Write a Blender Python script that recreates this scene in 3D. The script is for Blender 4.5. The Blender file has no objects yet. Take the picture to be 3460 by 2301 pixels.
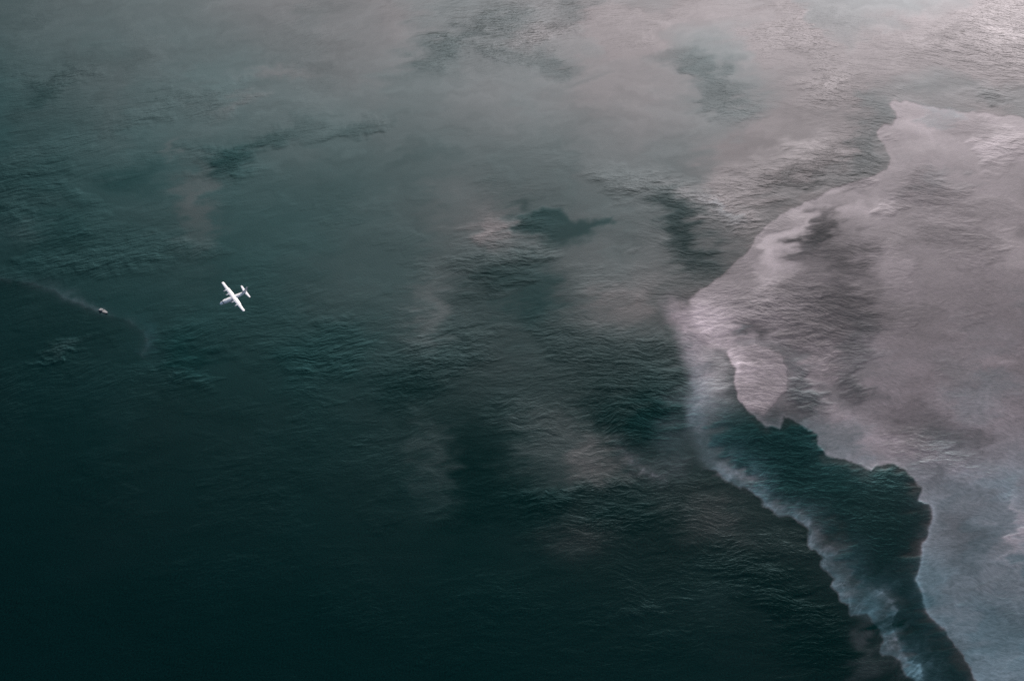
import bpy, bmesh, math
import numpy as np
from mathutils import Vector, Matrix

# ---------------------------------------------------------------- camera, sky, sun, exposure
R = math.radians
S = bpy.context.scene
COL = S.collection
ALT = 1530.0                       # height of the survey aircraft above the sea, metres
PITCH = R(45)                      # the camera looks this far below the horizon
FPX = 3460 * 50 / 36               # focal length in pixels of the 3460 px wide frame

cam_d = bpy.data.cameras.new('camera')
cam = bpy.data.objects.new('camera', cam_d)
COL.objects.link(cam)
cam_d.lens = 50
cam_d.sensor_width = 36
cam_d.clip_start = 1
cam_d.clip_end = 120000
cam.location = (0, 0, ALT)
cam.rotation_euler = (R(90) - PITCH, 0, 0)
S.camera = cam


def ray(u, v):
    """direction through a point of the survey frame (2358 x 1568 units)"""
    x = (u * 3460 / 2358 - 1730) / FPX
    y = (1150.5 - v * 3460 / 2358) / FPX
    c, s = math.cos(PITCH), math.sin(PITCH)
    return x, c + y * s, -s + y * c


def sea_point(u, v):
    x, y, z = ray(u, v)
    t = -ALT / z
    return x * t, y * t


SUN_EL = R(28)
SUN_AZ = R(22)                                   # from +Y towards +X
SUN_DIR = Vector((math.sin(SUN_AZ) * math.cos(SUN_EL), math.cos(SUN_AZ) * math.cos(SUN_EL), math.sin(SUN_EL)))

W = bpy.data.worlds.new('World')
S.world = W
W.use_nodes = True
wn = W.node_tree
bg = wn.nodes['Background']
sky = wn.nodes.new('ShaderNodeTexSky')
sky.sky_type = 'NISHITA'
sky.sun_disc = False
sky.sun_elevation = SUN_EL
sky.sun_rotation = SUN_AZ
sky.air_density = 1.0
sky.dust_density = 3.0
sky.ozone_density = 1.0
bg.inputs['Strength'].default_value = 0.11
wn.links.new(sky.outputs[0], bg.inputs['Color'])

sun_d = bpy.data.lights.new('sun', 'SUN')
sun_d.energy = 4.2
sun_d.angle = R(0.5)
sun_d.color = (1.0, 0.965, 0.95)
sun = bpy.data.objects.new('sun', sun_d)
COL.objects.link(sun)
sun.rotation_euler = SUN_DIR.to_track_quat('Z', 'Y').to_euler()
sun.location = (0, 0, 3000)

S.view_settings.view_transform = 'Standard'
S.view_settings.look = 'None'
S.view_settings.gamma = 1
S.view_settings.use_curve_mapping = False
S.view_settings.exposure = 0.0
S.cycles.max_bounces = 4
S.cycles.use_denoising = False
S.cycles.caustics_reflective = False
S.cycles.sample_clamp_indirect = 1.0

# ---------------------------------------------------------------- the sea: where oil, emulsion and ripples lie
rng = np.random.default_rng(7)


def vnoise(x, y, seed):
    """smooth value noise, -1..1"""
    g = np.random.default_rng(seed).uniform(-1, 1, (256, 256)).astype(np.float32)
    xi, yi = np.floor(x).astype(np.int32), np.floor(y).astype(np.int32)
    fx, fy = x - xi, y - yi
    fx = fx * fx * fx * (fx * (fx * 6 - 15) + 10)
    fy = fy * fy * fy * (fy * (fy * 6 - 15) + 10)
    x0, x1, y0, y1 = xi & 255, (xi + 1) & 255, yi & 255, (yi + 1) & 255
    return (g[y0, x0] * (1 - fx) + g[y0, x1] * fx) * (1 - fy) + (g[y1, x0] * (1 - fx) + g[y1, x1] * fx) * fy


def fbm(x, y, size, seed, octv=4, gain=.5):
    o, a, n = 0, 1.0, 0
    for k in range(octv):
        c, s = math.cos(k * 1.1 + seed), math.sin(k * 1.1 + seed)
        o = o + a * vnoise((x * c - y * s) / size + 37.3 * k, (x * s + y * c) / size + 11.7 * k, seed * 13 + k)
        n += a
        a *= gain
        size *= .5
    return o / n * 1.6


STEP = 2.2
u1 = np.arange(-420, 2790, STEP, dtype=np.float32)
v1 = np.arange(-330, 1900, STEP, dtype=np.float32)
U, V = np.meshgrid(u1, v1)
NX, NY = len(u1), len(v1)


def sstep(a, b, x):
    t = np.clip((x - a) / (b - a), 0, 1)
    return t * t * (3 - 2 * t)


def seg_dist(px, py, pts, closed):
    """distance to a polyline, the signed side of the nearest piece, and the place along it"""
    pts = np.array(pts, np.float32)
    m = len(pts) if closed else len(pts) - 1
    best = np.full(px.shape, 1e9, np.float32)
    side = np.zeros(px.shape, np.float32)
    along = np.zeros(px.shape, np.float32)
    for i in range(m):
        a, b = pts[i], pts[(i + 1) % len(pts)]
        ex, ey = b - a
        L2 = ex * ex + ey * ey
        t = np.clip(((px - a[0]) * ex + (py - a[1]) * ey) / L2, 0, 1)
        dx, dy = px - a[0] - t * ex, py - a[1] - t * ey
        d = np.sqrt(dx * dx + dy * dy)
        k = d < best
        best = np.where(k, d, best)
        along = np.where(k, i + t, along)
        side = np.where(k, np.sign(ex * (py - a[1]) - ey * (px - a[0])), side)
    return best, side, along


def inside(px, py, pts):
    c = np.zeros(px.shape, bool)
    n = len(pts)
    for i in range(n):
        (x0, y0), (x1, y1) = pts[i], pts[(i + 1) % n]
        if y0 == y1:
            continue
        k = ((y0 > py) != (y1 > py)) & (px < (x1 - x0) * (py - y0) / (y1 - y0) + x0)
        c ^= k
    return c


# drifted coordinates: oil edges and patches are ragged at several scales
wxs, wys = fbm(U, V, 22, 1, 3), fbm(U, V, 22, 2, 3)
wxl, wyl = fbm(U, V, 110, 3, 4), fbm(U, V, 110, 4, 4)
Ue, Ve = U + 4.0 * wxs, V + 4.0 * wys            # for crisp edges
stk = fbm(U * .45, V * 1.9 + .3 * U, 26, 71, 3)                              # streaks along the ripples fray every patch
stk2 = fbm(U * .5, V * 1.7 - .15 * U, 60, 72, 3)
Ub, Vb = U + 22 * wxl + 9 * wxs + 24 * stk + 20 * stk2, V + 15 * wyl + 7 * wys + 5 * stk2   # for soft patches

film = np.zeros(U.shape, np.float32)      # log factor of the oil film's reflectance
rip = np.zeros(U.shape, np.float32)       # ripple height
emul = np.zeros(U.shape, np.float32)      # whipped oil, whitish
tint = np.zeros(U.shape, np.float32)      # + rosy film, - bluish film; also holds painted sun warmth


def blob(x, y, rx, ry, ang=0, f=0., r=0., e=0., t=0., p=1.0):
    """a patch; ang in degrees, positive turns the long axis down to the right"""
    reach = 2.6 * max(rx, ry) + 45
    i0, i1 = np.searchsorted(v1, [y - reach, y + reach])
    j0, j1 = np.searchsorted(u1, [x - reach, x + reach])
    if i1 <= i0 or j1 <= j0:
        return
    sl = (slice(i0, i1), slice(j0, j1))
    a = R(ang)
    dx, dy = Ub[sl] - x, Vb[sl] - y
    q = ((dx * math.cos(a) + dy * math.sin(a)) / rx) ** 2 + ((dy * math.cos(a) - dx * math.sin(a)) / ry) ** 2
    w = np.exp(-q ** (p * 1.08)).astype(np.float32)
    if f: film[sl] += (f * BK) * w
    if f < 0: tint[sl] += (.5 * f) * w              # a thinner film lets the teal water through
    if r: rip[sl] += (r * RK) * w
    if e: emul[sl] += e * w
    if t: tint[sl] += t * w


BK, RK = .88, 1.5
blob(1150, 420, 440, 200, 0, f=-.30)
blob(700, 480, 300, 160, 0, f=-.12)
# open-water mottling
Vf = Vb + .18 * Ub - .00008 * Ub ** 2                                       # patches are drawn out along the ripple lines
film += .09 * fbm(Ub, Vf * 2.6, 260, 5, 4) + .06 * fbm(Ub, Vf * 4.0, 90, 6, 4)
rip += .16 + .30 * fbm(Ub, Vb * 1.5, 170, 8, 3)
TINT0 = 1.08 * sstep(-1250, 1250, U - 1.4 * V)                            # warm-to-cool falloff of the sunlight, painted into the reflection tint
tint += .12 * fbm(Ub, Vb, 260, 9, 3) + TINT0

# the broad rosy slick on the right
slick_pts = [(2060, 233), (2048, 241), (2063, 258), (2067, 275), (2050, 287), (2031, 289), (2022, 303), (2029, 328),
             (2046, 350), (2053, 366), (2041, 386), (2000, 408), (1950, 425), (1900, 445), (1850, 468), (1800, 495),
             (1762, 520), (1742, 545), (1727, 575), (1692, 608), (1660, 640), (1622, 662), (1590, 690), (1592, 730),
             (1612, 775), (1640, 800), (1672, 806), (1676, 816), (1694, 846), (1690, 883), (1701, 917), (1720, 944),
             (1750, 970), (1765, 983), (1795, 989), (1803, 961), (1829, 970), (1862, 985), (1884, 1002), (1886, 1023),
             (1901, 1049), (1950, 1057), (1980, 1069), (2008, 1081), (2022, 1070), (2044, 1064), (2078, 1077),
             (2105, 1097), (2119, 1121), (2119, 1150), (2140, 1163), (2149, 1190), (2140, 1215), (2126, 1250),
             (2119, 1290), (2111, 1335), (2120, 1368), (2132, 1405), (2165, 1440), (2205, 1490), (2252, 1568),
             (2330, 1665), (2430, 1760), (2560, 1770), (2650, 1640), (2610, 1380), (2690, 1110), (2630, 820), (2670, 560), (2570, 385), (2450, 300), (2358, 271),
             (2260, 262), (2180, 252), (2110, 239)]
d, _, along = seg_dist(Ue, Ve, slick_pts, True)
ins = inside(Ue, Ve, slick_pts)
sd = np.where(ins, d, -d)
soft_w = 3.0 + 22 * np.clip(1 - np.abs(along - 24) / 3.0, 0, 1)        # the western tip is blurred
SL = sstep(-soft_w, soft_w, sd)
SLICK_SD = sd
near = np.clip(1 - sd / 230, 0, 1)
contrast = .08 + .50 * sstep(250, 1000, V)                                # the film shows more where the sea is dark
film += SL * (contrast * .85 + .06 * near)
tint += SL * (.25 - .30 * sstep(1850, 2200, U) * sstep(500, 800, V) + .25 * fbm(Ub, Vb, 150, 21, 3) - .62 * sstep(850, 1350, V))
rip += SL * (-.12 + .2 * fbm(Ub, Vb, 120, 22, 3))
rimn = np.clip(.55 + .8 * fbm(U, V, 70, 23, 2), 0, 1.3)
rim_w = np.where(V > 1150, 10.0, 5.5) * (0.7 + .6 * rimn)
emul += np.exp(-(np.abs(sd - 3) / (rim_w * .42)) ** 1.3) * rimn * (.06 + .10 * sstep(1000, 1250, V))
emul += np.where(sd < 0, np.exp(sd / 20), 0) * .05 * sstep(900, 1200, V)

# the wispy ribbon of whipped oil that runs down to the lower right: crisp west side, frayed east side
west = [(1530, 690), (1538, 725), (1560, 760), (1575, 800), (1582, 845), (1598, 890), (1590, 950), (1600, 1010), (1634, 1080),
        (1675, 1104), (1728, 1133), (1758, 1163), (1792, 1184), (1833, 1197), (1863, 1223), (1865, 1257), (1874, 1268),
        (1893, 1287), (1885, 1302), (1904, 1321), (1923, 1332), (1912, 1349), (1929, 1362), (1938, 1381), (1953, 1392),
        (1957, 1411), (1998, 1415), (2013, 1430), (2028, 1452), (2036, 1479), (2028, 1494), (2036, 1505), (2058, 1512),
        (2073, 1524), (2073, 1535), (2088, 1554), (2103, 1568), (2150, 1640), (2230, 1760), (2300, 1960)]
wid = np.interp(np.arange(len(west)), [0, 3, 6, 8, 12, 14, 18, 22, 25, 28, 30, 34, 39],
                [75, 80, 48, 46, 20, 30, 30, 42, 70, 40, 34, 40, 40])
amp = np.interp(np.arange(len(west)), [0, 2, 4, 5, 6, 7, 8, 9, 12, 14, 18, 22, 25, 27, 30, 34, 39],
                [.50, .68, .75, .80, .56, .24, .30, .62, .52, .50, .50, .52, .38, .24, .40, .46, .4])
ragx, ragy = 7 * fbm(U, V, 26, 31, 4), 6 * fbm(U, V, 26, 32, 4)
d, side, along = seg_dist(U + ragx, V + ragy, west, False)
dd = d * -side                                                               # + to the east
w_, a_ = np.interp(along, np.arange(len(west)), wid), np.interp(along, np.arange(len(west)), amp)
tex = np.clip(.85 + .75 * fbm(U + 1.2 * V, V * .7 - .5 * U, 34, 33, 4), .15, 1.6)
fil = 1 - np.abs(fbm(Ue * .8 + V * .9 + 26 * wxl, V * .5 - U * .4 + 20 * wyl, 26, 34, 4)) * 2.2      # drawn-out filaments
tex = np.clip(tex * (.55 + .75 * np.clip(fil, 0, 1) ** 1.6), .08, 1.7)
soft_e = np.where(along < 8, 26.0, 5.0)
prof = sstep(660, 725, V + 12 * wys) * np.exp(-(np.maximum(dd, 0) / w_) ** 1.2) * sstep(-1, 1, dd / soft_e)
emul += a_ * prof * np.where(along < 9, .62 + .30 * tex, .32 + .70 * tex) * .60
rip += prof * .12
tint -= prof * .7 * sstep(4, 10, along)

# frayed east lobe low on the ribbon
east = [(2028, 1362), (2051, 1384), (2064, 1400), (2058, 1415), (2051, 1430), (2062, 1460), (2070, 1482), (2081, 1509),
        (2096, 1527), (2118, 1535), (2122, 1568), (2180, 1680), (2300, 1960)]
d, side, along = seg_dist(U + ragx, V + ragy, east, False)
dd = d * side                                                                # + to the west
emul += np.where(dd > 0, np.exp(-dd / 16), np.exp(dd / 3)) * tex * .20 * (d < 80)

# the dark lagoon between ribbon and slick
lag = [(1640, 790), (1676, 812), (1694, 846), (1690, 883), (1701, 917), (1720, 944), (1765, 983), (1795, 989),
       (1803, 961), (1884, 1002), (1901, 1049), (2008, 1081), (2044, 1064), (2105, 1097), (2119, 1150), (2149, 1190),
       (2119, 1290), (2111, 1335), (2132, 1405), (2252, 1568), (2450, 1960), (2300, 1960), (2122, 1568), (2064, 1400),
       (1990, 1340), (1950, 1270), (1870, 1190), (1800, 1160), (1700, 1085), (1660, 1020), (1640, 920)]
d, _, _ = seg_dist(Ub, Vb, lag, True)
lsd = np.where(inside(Ub, Vb, lag), d, -d)
LG = sstep(-20, 30, lsd) * (1 - SL) * sstep(900, 1010, V)
film -= LG * .38
emul += LG * .009
rip += LG * .25
tint -= LG * .8
rip += LG * .15

B = blob
film0 = film.copy()
# --- upper left water
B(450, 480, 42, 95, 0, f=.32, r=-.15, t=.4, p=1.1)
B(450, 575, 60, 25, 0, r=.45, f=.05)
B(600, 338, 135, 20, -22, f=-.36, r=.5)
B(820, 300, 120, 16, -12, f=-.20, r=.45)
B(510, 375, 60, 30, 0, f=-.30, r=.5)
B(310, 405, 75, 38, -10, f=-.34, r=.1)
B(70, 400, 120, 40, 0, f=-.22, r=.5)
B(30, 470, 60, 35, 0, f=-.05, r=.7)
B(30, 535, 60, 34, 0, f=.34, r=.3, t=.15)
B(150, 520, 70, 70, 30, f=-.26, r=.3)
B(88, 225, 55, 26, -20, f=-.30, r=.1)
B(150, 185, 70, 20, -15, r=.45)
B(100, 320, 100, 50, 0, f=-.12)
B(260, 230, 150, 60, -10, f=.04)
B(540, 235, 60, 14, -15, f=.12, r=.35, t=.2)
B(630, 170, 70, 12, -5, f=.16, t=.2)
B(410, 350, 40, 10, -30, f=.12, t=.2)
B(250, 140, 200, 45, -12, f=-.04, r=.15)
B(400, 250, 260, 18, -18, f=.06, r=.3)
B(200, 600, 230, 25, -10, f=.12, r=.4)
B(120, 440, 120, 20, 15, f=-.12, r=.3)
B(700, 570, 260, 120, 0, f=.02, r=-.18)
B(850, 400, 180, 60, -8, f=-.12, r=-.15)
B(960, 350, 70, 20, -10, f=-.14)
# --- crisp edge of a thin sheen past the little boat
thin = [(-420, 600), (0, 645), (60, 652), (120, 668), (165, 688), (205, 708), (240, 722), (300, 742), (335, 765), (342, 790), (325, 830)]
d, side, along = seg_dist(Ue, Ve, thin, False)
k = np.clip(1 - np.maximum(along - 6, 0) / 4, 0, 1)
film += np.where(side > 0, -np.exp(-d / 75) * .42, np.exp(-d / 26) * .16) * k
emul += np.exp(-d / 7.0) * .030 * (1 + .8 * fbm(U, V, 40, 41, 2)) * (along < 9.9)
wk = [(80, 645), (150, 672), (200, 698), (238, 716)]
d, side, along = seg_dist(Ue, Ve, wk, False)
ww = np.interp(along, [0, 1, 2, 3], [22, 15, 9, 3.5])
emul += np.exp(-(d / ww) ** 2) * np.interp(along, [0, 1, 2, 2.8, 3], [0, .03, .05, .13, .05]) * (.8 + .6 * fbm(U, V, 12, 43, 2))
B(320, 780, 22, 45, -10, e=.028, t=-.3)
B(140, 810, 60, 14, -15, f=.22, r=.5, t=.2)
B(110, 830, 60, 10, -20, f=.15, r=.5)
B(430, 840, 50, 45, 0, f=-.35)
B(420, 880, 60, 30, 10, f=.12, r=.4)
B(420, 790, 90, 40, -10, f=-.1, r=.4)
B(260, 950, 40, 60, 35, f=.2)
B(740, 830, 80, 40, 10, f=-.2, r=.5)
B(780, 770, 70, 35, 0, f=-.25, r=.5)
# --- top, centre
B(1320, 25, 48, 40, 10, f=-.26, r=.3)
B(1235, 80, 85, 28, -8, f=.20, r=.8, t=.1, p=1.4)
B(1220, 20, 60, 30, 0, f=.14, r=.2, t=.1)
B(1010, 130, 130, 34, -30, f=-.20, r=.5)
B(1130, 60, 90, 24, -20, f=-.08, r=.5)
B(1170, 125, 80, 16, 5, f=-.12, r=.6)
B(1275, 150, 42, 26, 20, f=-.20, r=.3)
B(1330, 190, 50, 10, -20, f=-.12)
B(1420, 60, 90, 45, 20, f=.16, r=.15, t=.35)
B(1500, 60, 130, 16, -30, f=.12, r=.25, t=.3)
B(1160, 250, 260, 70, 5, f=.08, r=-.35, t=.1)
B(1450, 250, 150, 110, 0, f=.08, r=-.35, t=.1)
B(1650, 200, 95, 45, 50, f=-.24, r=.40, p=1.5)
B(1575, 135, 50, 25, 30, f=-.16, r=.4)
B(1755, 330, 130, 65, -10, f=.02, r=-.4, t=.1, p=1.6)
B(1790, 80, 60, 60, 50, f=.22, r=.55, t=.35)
B(1880, 120, 130, 25, 60, f=.18, r=.5, t=.3)
B(1900, 215, 42, 38, 20, f=.26, r=.6, t=.4)
B(2000, 150, 150, 60, -30, f=.06, r=.25, t=.2)
B(2150, 190, 140, 30, 0, f=-.14, r=-.1)
B(1990, 260, 60, 50, 60, f=-.28, r=.35)
B(1990, 350, 40, 45, 50, f=-.26, r=.35)
B(2300, 220, 40, 20, 20, f=-.18, r=.4)
B(1650, 20, 100, 50, 0, f=.06, r=.1, t=.2)
B(2250, 110, 160, 60, 10, f=.02, r=.7, t=.3)
B(2320, 40, 80, 60, 10, f=.15, r=.7, t=.3)
B(2340, 40, 90, 120, 15, f=.30, r=.5, t=.2)  # sun glint of the corner, put into the film's reflectance and tint
BK, RK = 1.6, 1.05
# --- middle
hole = [(1232, 489), (1254, 481), (1292, 485), (1311, 507), (1326, 511), (1371, 504), (1412, 506), (1393, 515),
        (1367, 523), (1356, 541), (1330, 553), (1300, 560), (1262, 564), (1251, 549), (1224, 534), (1194, 526), (1187, 519), (1209, 500)]
hx, hy = U + 5 * wxs + 9 * stk, V + 4 * wys + 3 * stk
d, _, _ = seg_dist(hx, hy, hole, True)
hs = np.where(inside(hx, hy, hole), d, -d)
hw = 7 + 14 * sstep(0, 60, V - 500)
H_ = sstep(-hw, hw, hs + 2)
film -= .66 * H_
rip += .6 * H_ * sstep(1330, 1230, U)
tint -= .4 * H_
B(1212, 470, 22, 18, -40, f=-.28)
B(1155, 535, 58, 30, 15, f=.34, r=.6, t=.4)
B(1130, 500, 60, 60, 0, f=.12, r=.1, t=.2)
B(1050, 480, 60, 80, 0, f=.10, r=-.1, t=.2)
B(1190, 590, 90, 20, -10, f=.10, r=.7)
B(1400, 590, 150, 50, 0, f=.06, r=-.1)
B(1440, 400, 75, 40, 25, f=.10, r=.65)
B(1520, 440, 90, 30, 20, f=.10, r=.75, t=.1)
B(1650, 490, 110, 34, 28, f=.22, r=.75, t=.1)
B(1630, 485, 50, 14, 35, f=.05, e=.10, r=.4, t=-.2)
B(1545, 500, 80, 38, 48, f=-.55, r=.45, p=1.3)
B(1600, 590, 70, 45, 30, f=-.48, r=.30, p=1.3)
B(1700, 430, 90, 45, -15, f=.20, r=.80, t=.2)
B(1860, 350, 90, 36, -20, f=.22, r=.70, t=.35)
B(1850, 395, 110, 22, -25, f=-.16, r=.8)
B(1950, 400, 60, 26, -25, f=-.06, r=.6)
B(1435, 710, 80, 60, -10, f=.34, r=-.05, t=.35)
B(1420, 640, 130, 60, 0, f=.12, t=.1)
B(1130, 640, 75, 40, -25, f=-.34, r=.65)
B(1220, 690, 70, 80, 0, f=-.25, t=-.3)
B(1080, 590, 60, 20, -20, f=.02, r=.5)
B(980, 740, 38, 100, 8, f=.28, t=.25)
B(1000, 830, 90, 40, -10, f=-.15, r=.75)
B(960, 900, 70, 60, 0, f=-.40, r=.60)
B(1090, 780, 60, 90, 0, f=-.1, r=.3)
B(1310, 800, 130, 60, 35, f=-.22, r=.6)
B(1480, 860, 130, 70, 30, f=-.25, r=.95)
B(1540, 790, 60, 30, 0, f=-.02, r=.6)
B(1440, 960, 130, 70, 20, f=-.42, r=.85)
B(1500, 960, 60, 60, 0, f=-.28, r=.3, t=-.3)
B(1080, 1080, 95, 140, 10, f=-.55, r=.05)
B(1170, 960, 100, 60, 0, f=.06, r=.3)
B(1290, 1040, 130, 105, 30, f=.48, r=.0, t=.3, p=1.5)
B(1370, 1075, 80, 65, 10, f=.28, t=.35, p=1.8)
B(1000, 1060, 48, 105, 0, f=.52, t=.3, p=1.2)
B(1000, 1170, 60, 60, 0, f=.2, t=.1)
B(1320, 1140, 120, 22, -8, f=-.38, r=.8)
B(1230, 1170, 90, 60, 0, f=-.35, r=.5)
B(1420, 1190, 90, 50, 0, f=-.38, r=.7)
B(1340, 1240, 80, 50, 0, f=.34, r=.4, t=.5)
B(1560, 1130, 60, 60, 20, f=-.2, r=.3)
B(1640, 1200, 110, 60, 25, f=.42, r=.35, t=.4)
B(1530, 1240, 80, 60, 0, f=-.10, r=.2)
B(1720, 1300, 100, 50, 25, f=-.22, r=.9)
B(1650, 1370, 100, 50, 0, f=.28, r=.3)
B(1800, 1250, 60, 30, 30, f=.15, r=.5)
B(1830, 1380, 70, 40, 30, f=-.28, r=.75)
B(1880, 1490, 80, 60, 20, f=-.50, r=.6)
B(1620, 1470, 140, 60, 0, f=.05, r=.45)
B(1500, 1400, 70, 20, 0, r=.4, f=.1)
B(1350, 1450, 200, 80, 0, f=-.05, r=.2)
B(2000, 1530, 40, 40, 20, f=.10, r=.5, e=.03)
B(1985, 1460, 34, 26, 40, f=-.10, e=.05)
# faint pale hook left of the ribbon
hook = [(1422, 985), (1432, 1030), (1455, 1062), (1485, 1085), (1515, 1095), (1545, 1110)]
d, side, along = seg_dist(U + ragx, V + ragy, hook, False)
hp = np.interp(along, range(6), [.0, .4, .6, .9, 1, .1])
emul += np.exp(-(d / 15.0) ** 1.3) * hp * .13 * tex
B(1540, 1075, 50, 40, 0, e=.05)
# ribbon head and neighbours
B(1575, 728, 44, 34, 20, e=.10, t=.25, p=1.5)
B(1640, 735, 60, 45, 10, e=.03, t=.2)
B(1662, 870, 30, 50, 0, f=.3, e=.02)
B(1606, 785, 32, 55, -5, e=.12, t=.05)
B(1630, 740, 50, 60, 0, f=.08, r=.55, t=.25)
B(1600, 930, 55, 50, 0, e=.055, t=-.2)
B(1590, 1010, 70, 50, 20, e=.05, t=-.2)
B(1650, 880, 44, 80, 0, f=.45, e=.045, t=.15)
B(1665, 1080, 30, 14, 25, e=.10)
B(1700, 1105, 45, 14, 30, e=.08, t=.1)
BK = 1.9
# --- inside the slick
B(1812, 565, 42, 115, 35, f=.20, r=-.35, t=.6, p=1.4)
B(1765, 650, 55, 40, 20, f=.05, r=.5, t=.5)
B(1960, 480, 80, 26, -20, f=.15, r=-.2, t=.4)
B(1890, 540, 32, 66, 12, f=-.62, r=.5, p=1.5)
B(1945, 585, 48, 72, -20, f=-.44, r=.35)
B(1820, 700, 60, 60, 30, f=.02, r=.8, t=.3)
B(1740, 700, 70, 40, 10, f=-.05, r=.9, t=.4)
B(1725, 755, 26, 20, 20, f=-.50, t=.1)
B(1695, 745, 26, 16, 10, f=-.1, t=-.5)
B(1910, 705, 100, 60, 10, f=-.52, r=.55)
B(1960, 780, 60, 60, 0, f=-.30, r=.5)
B(1850, 770, 50, 40, 0, f=-.18, r=.7, t=.2)
lens = [(1675, 814), (1697, 803), (1743, 795), (1791, 812), (1812, 845), (1814, 876), (1806, 902), (1787, 925),
        (1754, 956), (1720, 944), (1701, 917), (1690, 883), (1694, 846)]
d, _, _ = seg_dist(Ue, Ve, lens, True)
ls = np.where(inside(Ue, Ve, lens), d, -d)
LN = sstep(-8, 8, ls)
film += LN * .17
rip += LN * .30
tint += LN * .40
film -= SL * np.where(ls < 0, np.exp(np.minimum(ls, 0) / 26), 0) * .30 * (U > 1740)
B(1780, 960, 60, 26, -35, f=-.32, t=.2)
B(1840, 890, 26, 50, 0, f=-.22, r=.6)
B(1890, 850, 40, 60, -10, f=.16, r=.3, t=.4)
B(1850, 930, 50, 16, 0, f=-.2, r=.8)
B(1985, 880, 40, 26, 40, f=-.34, r=.6)
B(1960, 915, 50, 30, 40, f=-.20, r=.4)
B(1900, 960, 60, 20, 0, f=.08, r=.6, t=.3)
B(1960, 1020, 90, 45, 20, f=.06, r=-.35)
B(2150, 985, 110, 45, 15, f=-.20, r=.25)
B(2150, 1050, 110, 35, 18, f=.10, r=.75, t=.2)
B(2060, 820, 100, 120, 0, f=.02, r=-.30)
B(2200, 760, 120, 90, 0, f=-.06, r=-.1)
B(2290, 900, 90, 60, 0, f=-.02, t=-.3)
B(2310, 850, 45, 14, -5, f=.12, t=.7)
B(2290, 1120, 60, 60, 40, f=.02, e=.05, t=-.25)
B(2250, 1220, 60, 90, -10, f=-.10, r=-.1)
B(2300, 1110, 80, 70, 50, f=.03, t=-.12, e=.02)
B(2345, 1230, 20, 90, -15, f=.24, r=.4, t=.3)
B(2200, 1350, 60, 140, 10, f=-.05, r=-.2)
B(2300, 1400, 90, 60, -20, f=-.12, r=.3, t=-.2)
B(2300, 330, 80, 50, 10, f=.16, r=.45, t=.3)
B(2150, 340, 90, 50, 30, f=.04, r=-.4, t=.3)
B(2140, 440, 80, 40, 10, f=-.22, r=.7)
B(2280, 470, 90, 40, 20, f=.02, r=.5, t=.1)
B(2200, 530, 100, 40, 10, f=-.08, r=.5)
B(2060, 560, 90, 50, 0, f=.02, r=.2)
B(2040, 470, 50, 20, -15, f=-.05, r=.7)
B(2340, 560, 40, 60, 0, f=.18, t=.4)
B(2170, 262, 60, 10, 8, e=.08, t=-.3)
B(2140, 285, 40, 18, 10, e=.03, t=-.3)
BK = 1.4
# lagoon water
B(1800, 1030, 75, 55, 20, f=-.50, r=.35, t=-.35)
B(1760, 1110, 60, 26, 30, f=.12, r=.6)
B(2050, 1105, 60, 28, 15, f=.40, r=.45, t=.0)
B(1960, 1085, 60, 22, 10, f=.20, r=.3)
B(1990, 1180, 110, 60, 10, f=.02, r=.55)
B(2080, 1240, 45, 70, 0, f=-.10, r=.2)
B(2090, 1420, 40, 100, -25, f=-.35, t=-.2)
B(1960, 1290, 60, 60, 40, e=.025, t=-.3)
B(2000, 1380, 40, 34, 30, e=.06, t=-.5)
B(2048, 1435, 20, 24, 0, e=-.03, t=-1.2)
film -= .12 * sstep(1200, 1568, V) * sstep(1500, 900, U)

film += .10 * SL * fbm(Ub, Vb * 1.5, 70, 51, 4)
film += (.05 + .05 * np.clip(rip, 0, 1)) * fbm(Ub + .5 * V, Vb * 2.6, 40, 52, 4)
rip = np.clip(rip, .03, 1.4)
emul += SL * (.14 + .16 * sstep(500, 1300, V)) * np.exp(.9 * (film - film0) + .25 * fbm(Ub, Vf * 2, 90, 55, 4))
emul = np.clip(emul, 0, .9)
tint = np.clip(tint, -1.2, 1.2)

edge = np.clip(np.minimum(np.minimum(U - u1[0], u1[-1] - U), np.minimum(V - v1[0], v1[-1] - V)) / 170, 0, 1)
edge = edge * edge * (3 - 2 * edge)                        # the patches die out into the open sea
film, emul, tint, rip = film * edge, emul * edge, tint * edge + TINT0 * (1 - edge), rip * edge + .3 * (1 - edge)

# ---------------------------------------------------------------- the sea as meshes
X = (U * 3460 / 2358 - 1730) / FPX
Yc = (1150.5 - V * 3460 / 2358) / FPX
c_, s_ = math.cos(PITCH), math.sin(PITCH)
DY, DZ = c_ + Yc * s_, -s_ + Yc * c_
T = -ALT / DZ
PX, PY = (X * T).astype(np.float32), (DY * T).astype(np.float32)
# lines of the ripples swing round slowly from one side of the bay to the other
px_m = .66
FLU = PX
FLV = PY - .20 * (PX + 250) + .00022 * (PX + 250) ** 2 + 10 * wyl + 3 * fbm(PX, PY, 90, 61, 2)


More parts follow.
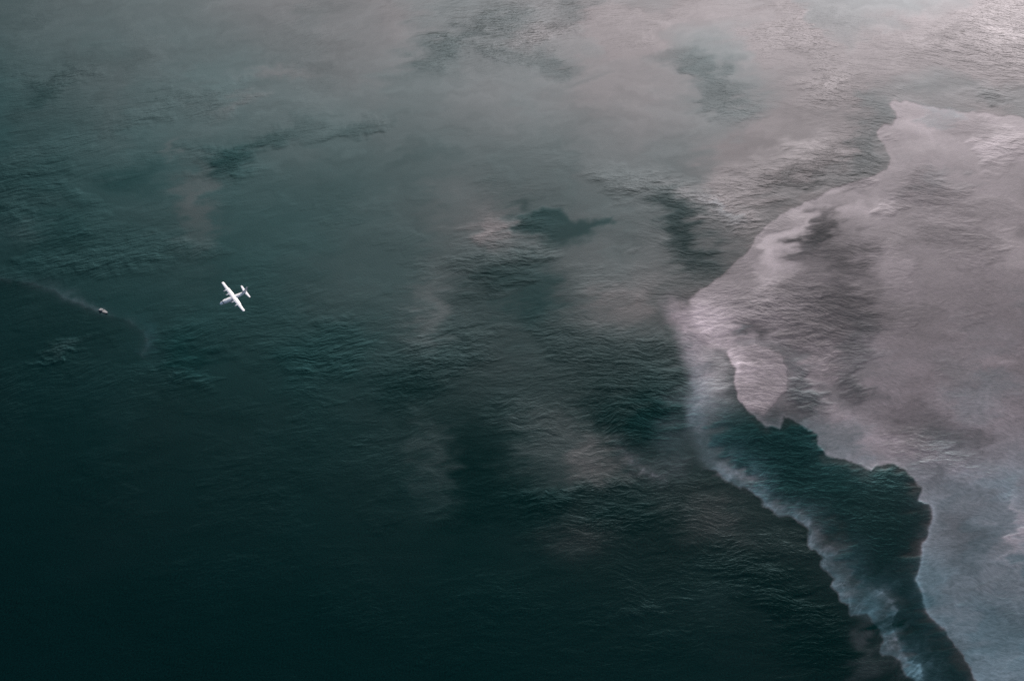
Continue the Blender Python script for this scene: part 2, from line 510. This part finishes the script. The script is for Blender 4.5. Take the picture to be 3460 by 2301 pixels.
def build_sea(name, faces_mask, mat, extra=None):
    idx = np.arange(NX * NY, dtype=np.int64).reshape(NY, NX)
    q = np.stack([idx[1:, :-1], idx[1:, 1:], idx[:-1, 1:], idx[:-1, :-1]], -1)[faces_mask]
    used = np.zeros(NX * NY, bool)
    used[q.ravel()] = True
    remap = np.cumsum(used) - 1
    q = remap[q].astype(np.int32)
    co = np.zeros((int(used.sum()), 3), np.float32)
    co[:, 0] = PX.ravel()[used]
    co[:, 1] = PY.ravel()[used]
    at = {'film': film, 'ripple': rip, 'emulsion': emul, 'tint': tint}
    at = {k: v.ravel()[used].astype(np.float32) for k, v in at.items()}
    fl = np.zeros_like(co)
    fl[:, 0] = FLU.ravel()[used]
    fl[:, 1] = FLV.ravel()[used]
    if extra is not None:                                   # the open sea round about, to the horizon
        n0 = len(co)
        eco, eq = extra
        co = np.concatenate([co, eco])
        q = np.concatenate([q, eq + n0])
        fl = np.concatenate([fl, eco])
        for k in at:
            ev = {'ripple': [.3] * 8, 'tint': [.66, 1.08, .5, 0, 1.0, 1.0, .4, 0]}.get(k, [0.] * 8)
            at[k] = np.concatenate([at[k], np.array(ev, np.float32)])
    me = bpy.data.meshes.new(name)
    me.vertices.add(len(co))
    me.vertices.foreach_set('co', co.ravel())
    me.loops.add(q.size)
    me.loops.foreach_set('vertex_index', q.ravel().astype(np.int32))
    me.polygons.add(len(q))
    me.polygons.foreach_set('loop_start', np.arange(0, q.size, 4, dtype=np.int32))
    me.polygons.foreach_set('loop_total', np.full(len(q), 4, np.int32))
    me.update(calc_edges=True)
    for k, v in at.items():
        a = me.attributes.new(k, 'FLOAT', 'POINT')
        a.data.foreach_set('value', v)
    a = me.attributes.new('flow', 'FLOAT_VECTOR', 'POINT')
    a.data.foreach_set('vector', fl.ravel())
    me.materials.append(mat)
    o = bpy.data.objects.new(name, me)
    COL.objects.link(o)
    return o


def sea_material():
    m = bpy.data.materials.new('sea_with_oil_film')
    m.use_nodes = True
    nt = m.node_tree
    N, L = nt.nodes, nt.links
    N.clear()

    def attr(n, out='Fac'):
        a = N.new('ShaderNodeAttribute')
        a.attribute_name = n
        return a.outputs[out]

    def math_(op, a, b=None, c=None, clamp=False):
        n = N.new('ShaderNodeMath')
        n.operation = op
        n.use_clamp = clamp
        for i, v in enumerate((a, b, c)):
            if v is None: continue
            if isinstance(v, (int, float)): n.inputs[i].default_value = v
            else: L.new(v, n.inputs[i])
        return n.outputs[0]

    def mixc(f, a, b):
        n = N.new('ShaderNodeMix')
        n.data_type = 'RGBA'
        for i, v in ((0, f), (6, a), (7, b)):
            if isinstance(v, (int, float)): n.inputs[i].default_value = v
            elif isinstance(v, tuple): n.inputs[i].default_value = (*v, 1)
            else: L.new(v, n.inputs[i])
        return n.outputs[2]

    flow = attr('flow', 'Vector')

    def wave(sx, sy, detail, rough, dist, rot=0., ridge=False):
        mp = N.new('ShaderNodeMapping')
        mp.inputs['Rotation'].default_value = (0, 0, rot)
        mp.inputs['Scale'].default_value = (1 / sx, 1 / sy, 1)
        L.new(flow, mp.inputs['Vector'])
        nz = N.new('ShaderNodeTexNoise')
        nz.noise_dimensions = '2D'
        nz.inputs['Scale'].default_value = 1
        nz.inputs['Detail'].default_value = detail
        nz.inputs['Roughness'].default_value = rough
        nz.inputs['Distortion'].default_value = dist
        L.new(mp.outputs[0], nz.inputs['Vector'])
        o = nz.outputs['Fac']
        if ridge:
            o = math_('ABSOLUTE', math_('SUBTRACT', o, .5))
            o = math_('MULTIPLY', math_('SMOOTH_MAX', o, .02, .03), 2.0)
        return o

    w1 = wave(15, 5.6, 3, .55, .35)
    w2 = wave(9, 3.8, 2, .5, .2, R(14), True)
    w3 = wave(70, 24, 2, .5, .3, R(-8))
    w4 = wave(2.4, 1.7, 2, .6, 0)
    h = math_('MULTIPLY', w1, 1.7)
    h = math_('SUBTRACT', h, math_('MULTIPLY', w2, .42))
    h = math_('ADD', h, math_('MULTIPLY', w3, 3.2))
    h = math_('MULTIPLY', h, math_('MULTIPLY', attr('ripple'), .25))
    h = math_('ADD', h, math_('MULTIPLY', w4, .06))
    bump = N.new('ShaderNodeBump')
    bump.inputs['Strength'].default_value = 1
    bump.inputs['Distance'].default_value = 1
    L.new(h, bump.inputs['Height'])
    nrm = bump.outputs[0]

    tint_ = attr('tint')
    em = attr('emulsion')
    grain = wave(9, 3.4, 4, .65, .4)
    em = math_('MULTIPLY', em, math_('MULTIPLY_ADD', grain, 1.2, .40), clamp=True)

    # water body: deep teal; whipped oil: grey white
    dif = N.new('ShaderNodeBsdfDiffuse')
    turb = math_('MULTIPLY_ADD', wave(2.2, 2.0, 2, .6, 0), 2.2, -.1, clamp=False)
    body = N.new('ShaderNodeVectorMath')
    body.operation = 'SCALE'
    body.inputs[0].default_value = (.0002, .0068, .0067)
    L.new(turb, body.inputs['Scale'])
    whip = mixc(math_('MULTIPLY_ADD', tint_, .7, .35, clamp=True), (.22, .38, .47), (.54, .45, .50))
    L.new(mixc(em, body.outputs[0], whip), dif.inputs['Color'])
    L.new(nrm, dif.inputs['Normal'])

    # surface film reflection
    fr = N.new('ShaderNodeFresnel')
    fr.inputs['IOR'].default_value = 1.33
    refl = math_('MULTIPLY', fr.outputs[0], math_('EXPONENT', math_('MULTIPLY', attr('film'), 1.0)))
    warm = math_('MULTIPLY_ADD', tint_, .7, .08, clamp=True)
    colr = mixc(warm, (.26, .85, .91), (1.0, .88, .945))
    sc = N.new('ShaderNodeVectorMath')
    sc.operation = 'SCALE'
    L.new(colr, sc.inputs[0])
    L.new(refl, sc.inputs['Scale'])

    def gloss(rough, k, dist='BECKMANN', aniso=0.):
        g = N.new('ShaderNodeBsdfAnisotropic')
        g.distribution = dist
        g.inputs['Anisotropy'].default_value = aniso
        tv = N.new('ShaderNodeCombineXYZ')
        tv.inputs[1].default_value = 1
        L.new(tv.outputs[0], g.inputs['Tangent'])
        g.inputs['Roughness'].default_value = rough
        v = N.new('ShaderNodeVectorMath')
        v.operation = 'SCALE'
        L.new(sc.outputs[0], v.inputs[0])
        v.inputs['Scale'].default_value = k
        L.new(v.outputs[0], g.inputs['Color'])
        L.new(nrm, g.inputs['Normal'])
        return g.outputs[0]
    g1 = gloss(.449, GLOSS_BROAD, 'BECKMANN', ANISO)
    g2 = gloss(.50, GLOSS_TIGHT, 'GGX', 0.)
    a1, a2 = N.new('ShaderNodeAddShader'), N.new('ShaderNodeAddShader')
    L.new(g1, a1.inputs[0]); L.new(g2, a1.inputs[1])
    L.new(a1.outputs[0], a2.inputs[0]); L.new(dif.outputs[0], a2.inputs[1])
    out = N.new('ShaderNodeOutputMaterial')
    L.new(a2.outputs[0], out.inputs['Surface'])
    return m


GLOSS_BROAD, GLOSS_TIGHT, ANISO = .52, .02, .543      # the waves' slopes: long swell flanks, short chop
sea_mat = sea_material()

# outer sea: four aprons from the rim of the detailed sheet to 60 km, sharing its edge line
rim_t = np.stack([PX[0], PY[0]], -1); rim_b = np.stack([PX[-1], PY[-1]], -1)
tl, tr, bl, br = rim_t[0], rim_t[-1], rim_b[0], rim_b[-1]
FAR = 60000.0
eco = np.array([(*tl, 0), (*tr, 0), (*br, 0), (*bl, 0), (-FAR, FAR, 0), (FAR, FAR, 0), (FAR, -FAR, 0), (-FAR, -FAR, 0)], np.float32)
eq = np.array([(0, 1, 5, 4), (1, 2, 6, 5), (2, 3, 7, 6), (3, 0, 4, 7)], np.int64)

cx = (U[:-1, :-1] + U[1:, 1:]) / 2
cy = (V[:-1, :-1] + V[1:, 1:]) / 2
sdc = (SLICK_SD[:-1, :-1] + SLICK_SD[1:, 1:]) / 2
f_slick = sdc > 0
emc = (emul[:-1, :-1] + emul[1:, 1:]) / 2
dw, sidew, alw = seg_dist(cx, cy, west, False)
f_ribbon = (~f_slick) & (emc > .075) & (cx > 1480) & (cy > 660) & (dw < 130)
water = build_sea('sea_water', ~(f_slick | f_ribbon), sea_mat, (eco, eq))
slick = build_sea('oil_slick', f_slick, sea_mat)
ribbon = build_sea('oil_emulsion', f_ribbon, sea_mat)
water['kind'] = 'structure'
slick['kind'] = 'stuff'
slick['label'] = 'broad rosy grey oil slick floating on the right side of the sea'
slick['category'] = 'oil slick'
ribbon['kind'] = 'stuff'
ribbon['label'] = 'pale wispy ribbon of whipped oil beside the broad slick'
ribbon['category'] = 'oil ribbon'


# ---------------------------------------------------------------- small helpers for the vehicles
def paint(name, col, rough=.4, noise=.06, scale=.6, metal=0.):
    m = bpy.data.materials.new(name)
    m.use_nodes = True
    nt = m.node_tree
    b = nt.nodes['Principled BSDF']
    b.inputs['Roughness'].default_value = rough
    b.inputs['Metallic'].default_value = metal
    tc = nt.nodes.new('ShaderNodeTexCoord')
    nz = nt.nodes.new('ShaderNodeTexNoise')
    nz.inputs['Scale'].default_value = scale
    nz.inputs['Detail'].default_value = 5
    nt.links.new(tc.outputs['Object'], nz.inputs['Vector'])
    rp = nt.nodes.new('ShaderNodeValToRGB')
    rp.color_ramp.elements[0].position = .3
    rp.color_ramp.elements[1].position = .7
    rp.color_ramp.elements[0].color = (*[c * (1 - noise) for c in col], 1)
    rp.color_ramp.elements[1].color = (*[min(1, c * (1 + noise)) for c in col], 1)
    nt.links.new(nz.outputs['Fac'], rp.inputs[0])
    nt.links.new(rp.outputs[0], b.inputs['Base Color'])
    return m


M_WHITE = paint('white_aircraft_paint', (.93, .92, .92), .35, .03)
M_WING = paint('pale_grey_wing_paint', (.80, .77, .78), .45, .06)
M_GREY = paint('grey_walkway_paint', (.30, .30, .33), .5)
M_GLASS = paint('cockpit_glass', (.30, .34, .34), .2)
M_PROP = paint('propeller_metal', (.28, .29, .32), .35, metal=.6)
M_DARK = paint('dark_intake', (.05, .05, .06), .5)
M_FIN = paint('fin_paint', (.80, .78, .84), .4)
M_HULL = paint('boat_hull_paint', (.38, .36, .355), .45)
M_CABIN = paint('boat_cabin_paint', (.40, .38, .37), .45)
M_DECK = paint('boat_deck', (.30, .285, .28), .7)


def link(name, bm, mat, parent=None, smooth=True):
    bmesh.ops.recalc_face_normals(bm, faces=bm.faces)
    me = bpy.data.meshes.new(name)
    bm.to_mesh(me)
    bm.free()
    if smooth:
        for p in me.polygons: p.use_smooth = True
        try: me.set_sharp_from_angle(angle=R(40))
        except Exception: pass
    me.materials.append(mat)
    o = bpy.data.objects.new(name, me)
    COL.objects.link(o)
    if parent: o.parent = parent
    return o


def loft(rings, bm=None, cap=True):
    bm = bm or bmesh.new()
    vs = [[bm.verts.new(p) for p in r] for r in rings]
    n = len(rings[0])
    for a, b in zip(vs, vs[1:]):
        for i in range(n):
            bm.faces.new((a[i], a[(i + 1) % n], b[(i + 1) % n], b[i]))
    if cap:
        bm.faces.new(vs[0]); bm.faces.new(vs[-1][::-1])
    return bm


def ring_x(x, ry, rz, zc, n=28, yc=0., p=2.0):
    out = []
    for i in range(n):
        a = 2 * math.pi * i / n
        c, s = math.cos(a), math.sin(a)
        out.append((x, yc + ry * math.copysign(abs(c) ** (2 / p), c), zc + rz * math.copysign(abs(s) ** (2 / p), s)))
    return out


AF = [(1, 0), (.8, .035), (.55, .075), (.3, .095), (.12, .08), (.03, .045), (0, 0), (.03, -.025), (.12, -.04), (.3, -.045), (.6, -.035), (.85, -.012)]


def foil(le, chord, y, z, th=1.0, vert=False):
    """aerofoil ring; le = leading edge x, chord runs towards -x"""
    if vert:
        return [(le - c * chord, y + t * chord * th, z) for c, t in AF]
    return [(le - c * chord, y, z + t * chord * th) for c, t in AF]


def box(bm, x0, x1, y0, y1, z0, z1):
    v = [bm.verts.new(p) for p in ((x0, y0, z0), (x1, y0, z0), (x1, y1, z0), (x0, y1, z0), (x0, y0, z1), (x1, y0, z1), (x1, y1, z1), (x0, y1, z1))]
    for f in ((0, 3, 2, 1), (4, 5, 6, 7), (0, 1, 5, 4), (1, 2, 6, 5), (2, 3, 7, 6), (3, 0, 4, 7)):
        bm.faces.new([v[i] for i in f])


# ---------------------------------------------------------------- the four-engined turboprop aircraft
plane = bpy.data.objects.new('turboprop_aircraft', None)
COL.objects.link(plane)
plane['label'] = 'white four-engined high-wing turboprop aircraft flying low over dark water'
plane['category'] = 'aircraft'

FUS = [(13.7, .10, .10, -.75), (13.45, .60, .55, -.72), (12.8, 1.10, 1.02, -.62), (12.0, 1.48, 1.42, -.48), (11.3, 1.70, 1.70, -.32),
       (10.5, 1.85, 1.92, -.20), (9.6, 2.02, 2.08, -.05), (8.4, 2.38, 2.28, 0), (-5.5, 2.38, 2.28, 0), (-8, 2.0, 1.98, .18), (-10.5, 1.75, 1.65, .5),
       (-13, 1.35, 1.28, .85), (-15.2, .95, .92, 1.15), (-16.8, .55, .60, 1.38), (-17.5, .15, .25, 1.5)]
fus = link('fuselage', loft([ring_x(*a) for a in FUS]), M_WHITE, plane)


def fus_at(x, a, off=0.03):
    xs = [f[0] for f in FUS][::-1]
    ry, rz, zc = (np.interp(x, xs, [f[i] for f in FUS][::-1]) for i in (1, 2, 3))
    return (x, (ry + off) * math.cos(a), zc + (rz + off) * math.sin(a))


for a0, a1, xa, xb in ((62, 88, 10.2, 11.2), (92, 118, 10.2, 11.2), (34, 58, 9.9, 11.0), (122, 146, 9.9, 11.0), (10, 30, 9.6, 10.7), (150, 170, 9.6, 10.7)):
    bm = bmesh.new()
    g = [[bm.verts.new(fus_at(x, R(a))) for a in np.linspace(a0, a1, 5)] for x in np.linspace(xa, xb, 4)]
    for i in range(3):
        for j in range(4):
            bm.faces.new((g[i][j], g[i][j + 1], g[i + 1][j + 1], g[i + 1][j]))
    ret = bmesh.ops.solidify(bm, geom=bm.faces[:], thickness=.03)
    link('cockpit_window', bm, M_GLASS, fus)
# dark spine line along the top
for xa, xb in ((.6, 9.3), (-12, -5.0)):
    bm = bmesh.new()
    g = [[bm.verts.new(fus_at(x, R(a), o)) for a, o in ((93.4, -.05), (93.4, .04), (86.6, .04), (86.6, -.05))] for x in np.linspace(xa, xb, 24)]
    for i in range(23):
        for j in range(3):
            bm.faces.new((g[i][j], g[i][j + 1], g[i + 1][j + 1], g[i + 1][j]))
    link('spine_stripe', bm, M_GREY, fus)
for sy in (-1, 1):                                                # landing gear fairings
    rs = []
    for x, k in ((3.8, .05), (3.3, .6), (2.2, .95), (-2.5, 1), (-4.2, .6), (-5.2, .05)):
        rs.append(ring_x(x, .75 * k, .85 * k, -1.35, 14, sy * 1.85))
    link('gear_fairing', loft(rs), M_WHITE, plane)

# wing: (y, leading edge x, chord, z)
WS = [(0, .8, 4.7, 1.95), (2.2, .8, 4.7, 2.0), (8, .65, 4.3, 2.15), (11.5, .45, 3.7, 2.3), (16, .2, 3.15, 2.45), (19.4, -.05, 2.8, 2.57), (20.0, -.45, 1.9, 2.6)]
wing_rings = [foil(le, ch, -y, z, 1.15) for y, le, ch, z in WS[::-1]] + [foil(le, ch, y, z, 1.15) for y, le, ch, z in WS[1:]]
wing = link('wing', loft(wing_rings), M_WING, plane)


def wing_top(x, y, off):
    y_ = abs(y)
    ys = [w[0] for w in WS]
    le, ch, z = (np.interp(y_, ys, [w[i] for w in WS]) for i in (1, 2, 3))
    c = (le - x) / ch
    t = np.interp(c, [0, .03, .12, .3, .55, .8, 1], [0, .045, .08, .095, .075, .035, 0])
    return z + t * ch * 1.15 + off


for sy in (-1, 1):
    # dark walkway line along the front spar
    bm = bmesh.new()
    prev = None
    for y in np.linspace(2.6, 14.8, 26):
        le = np.interp(y, [w[0] for w in WS], [w[1] for w in WS]); ch = np.interp(y, [w[0] for w in WS], [w[2] for w in WS])
        x = le - .36 * ch
        cur = [bm.verts.new((x + dx, sy * y, wing_top(x + dx, y, dz))) for dx, dz in ((.16, -.06), (.16, .03), (-.16, .03), (-.16, -.06))]
        if prev:
            for j in range(3):
                bm.faces.new((prev[j], prev[j + 1], cur[j + 1], cur[j]))
        prev = cur
    link('walkway_stripe', bm, M_GREY, wing)
    # trailing edge flaps and ailerons, slightly drooped
    for y0, y1 in ((2.5, 6.4), (6.7, 11.4)):
        bm = bmesh.new()
        rs = []
        for y in (y0, y1):
            le = np.interp(y, [w[0] for w in WS], [w[1] for w in WS]); ch = np.interp(y, [w[0] for w in WS], [w[2] for w in WS])
            z = np.interp(y, [w[0] for w in WS], [w[3] for w in WS])
            te = le - ch
            rs.append([(te + .75, sy * y, z + .12), (te + .1, sy * y, z + .05), (te - .38, sy * y, z - .10), (te + .1, sy * y, z - .12), (te + .75, sy * y, z - .08)])
        loft(rs, bm)
        link('flap', bm, M_WHITE, wing)
    for ye in (5.1, 10.2):                                         # engines
        le = np.interp(ye, [w[0] for w in WS], [w[1] for w in WS])
        z = np.interp(ye, [w[0] for w in WS], [w[3] for w in WS])
        prof = [(le + 2.35, .30, .30, -.02), (le + 2.2, .42, .46, -.05), (le + 1.4, .50, .62, -.15), (le + .3, .55, .72, -.2), (le - 1.6, .52, .62, -.22), (le - 3.6, .34, .36, -.15), (le - 4.4, .12, .14, -.1)]
        nac = link('engine_nacelle', loft([ring_x(a, b, c, z + d, 18, sy * ye) for a, b, c, d in prof]), M_WHITE, plane)
        bm = loft([ring_x(le + 2.36 + i * .1, .30 * math.sqrt(max(0.01, 1 - (i / 7) ** 2)), .30 * math.sqrt(max(0.01, 1 - (i / 7) ** 2)), z - .02, 14, sy * ye) for i in range(8)])
        pr = link('propeller_hub', bm, M_WHITE, nac)
        ph = R(20 + 31 * ye * (1 + .3 * sy))
        for k in range(4):
            a = ph + k * math.pi / 2
            bm = bmesh.new()
            rs = []
            for r_, w_b in ((.22, .13), (.6, .17), (1.2, .23), (1.75, .20), (2.05, .08)):
                cy_, cz_ = math.cos(a) * r_, math.sin(a) * r_
                ty, tz = -math.sin(a), math.cos(a)
                tw = R(55 - 18 * r_)
                ring = []
                for q, e in ((1, 0), (0, .035), (-1, 0), (0, -.035)):
                    w2 = q * w_b
                    ring.append((le + 2.75 + w2 * math.sin(tw) + e, sy * ye + cy_ + ty * w2 * math.cos(tw), z - .02 + cz_ + tz * w2 * math.cos(tw)))
                rs.append(ring)
            link('propeller_blade', loft(rs, bm), M_PROP, pr)
        bm = loft([ring_x(le + 2.30, .22, .12, z - .52, 12, sy * ye), ring_x(le + 1.2, .2, .12, z - .58, 12, sy * ye)])
        link('air_intake', bm, M_DARK, nac)

# tail
TS = [(0, -13.6, 3.5, 1.75), (1.0, -13.7, 3.4, 1.78), (7.4, -15.0, 1.9, 1.95), (8.0, -15.4, 1.3, 1.97)]
for sy in (-1, 1):
    link('tailplane', loft([foil(le, ch, sy * y, z, .9) for y, le, ch, z in TS]), M_WING, plane)
FS = [(1.6, -8.2, 8.6), (2.3, -10.0, 7.1), (3.0, -11.6, 5.6), (4.6, -12.8, 4.6), (8.0, -15.1, 2.75), (8.7, -15.7, 2.1)]
fin = link('tail_fin', loft([foil(le, ch, 0, z, .55, vert=True) for z, le, ch in FS]), M_FIN, plane)
bm = bmesh.new()
rs = []
for z, x in ((2.6, -16.95), (8.4, -17.8)):
    rs.append([(x + .7, .10, z), (x, .03, z), (x - .25, 0, z), (x, -.03, z), (x + .7, -.10, z)])
link('rudder', loft(rs, bm), M_WHITE, fin)

h, roll, pa = R(220.6), R(-16.7), R(5.4)
fw = Vector((math.cos(h) * math.cos(pa), math.sin(h) * math.cos(pa), math.sin(pa)))
lf = Vector((-math.sin(h), math.cos(h), 0))
up = fw.cross(lf)
l2 = lf * math.cos(roll) + up * math.sin(roll)
u2 = up * math.cos(roll) - lf * math.sin(roll)
plane.matrix_world = Matrix(((fw.x, l2.x, u2.x, -280), (fw.y, l2.y, u2.y, 1034), (fw.z, l2.z, u2.z, ALT - 975), (0, 0, 0, 1)))

# ---------------------------------------------------------------- the small workboat at the end of its wake
boat = bpy.data.objects.new('work_boat', None)
COL.objects.link(boat)
boat['label'] = 'tiny pale work boat trailing a faint wake across dark water'
boat['category'] = 'boat'
LB = 17.0
rings = []
for x, w, dk in ((-8.5, 2.1, .8), (-6, 2.5, .78), (0, 2.6, .8), (4, 2.1, .95), (7, 1.0, 1.15), (8.5, .12, 1.4)):
    rings.append([(x, -w, dk), (x, w, dk), (x, w * .95, .3), (x - (.0 if x < 7 else .6), w * .55, -.5), (x - (.0 if x < 7 else .6), -w * .55, -.5), (x, -w * .95, .3)])
link('hull', loft(rings), M_HULL, boat, smooth=False)
bm = bmesh.new()
pts = [(-8.2, 1.8), (-6, 2.2), (0, 2.3), (4, 1.8), (6.6, .8)]
t_ = [bm.verts.new((x, y, 1.08 if x > 5 else .88 + max(0, x - 0) * .03)) for x, y in pts] + [bm.verts.new((x, -y, 1.08 if x > 5 else .88 + max(0, x) * .03)) for x, y in pts[::-1]]
f0 = bm.faces.new(t_)
bmesh.ops.extrude_face_region(bm, geom=[f0])
for v in list(bm.verts)[:len(t_)]: v.co.z -= .25
link('deck', bm, M_DECK, boat, smooth=False)
bm = bmesh.new(); box(bm, -6.4, -1.2, -1.9, 1.9, .7, 1.7)
cab = link('cabin', bm, M_CABIN, boat, smooth=False)
bm = bmesh.new(); box(bm, -4.6, -1.7, -1.4, 1.4, 1.7, 2.9)
link('wheelhouse', bm, M_CABIN, cab, smooth=False)
bm = bmesh.new(); box(bm, -1.72, -1.64, -1.2, 1.2, 2.1, 2.6)
link('wheelhouse_window', bm, M_GLASS, cab, smooth=False)
bm = bmesh.new(); box(bm, -3.6, -3.4, -.08, .08, 2.9, 4.6); box(bm, -3.55, -3.45, -.8, .8, 4.0, 4.1)
link('mast', bm, M_CABIN, boat, smooth=False)
bx, by = sea_point(239, 717)
bx2, by2 = sea_point(246.5, 720.6)
boat.location = (bx, by, 0)
boat.rotation_euler = (0, 0, math.atan2(by2 - by, bx2 - bx))
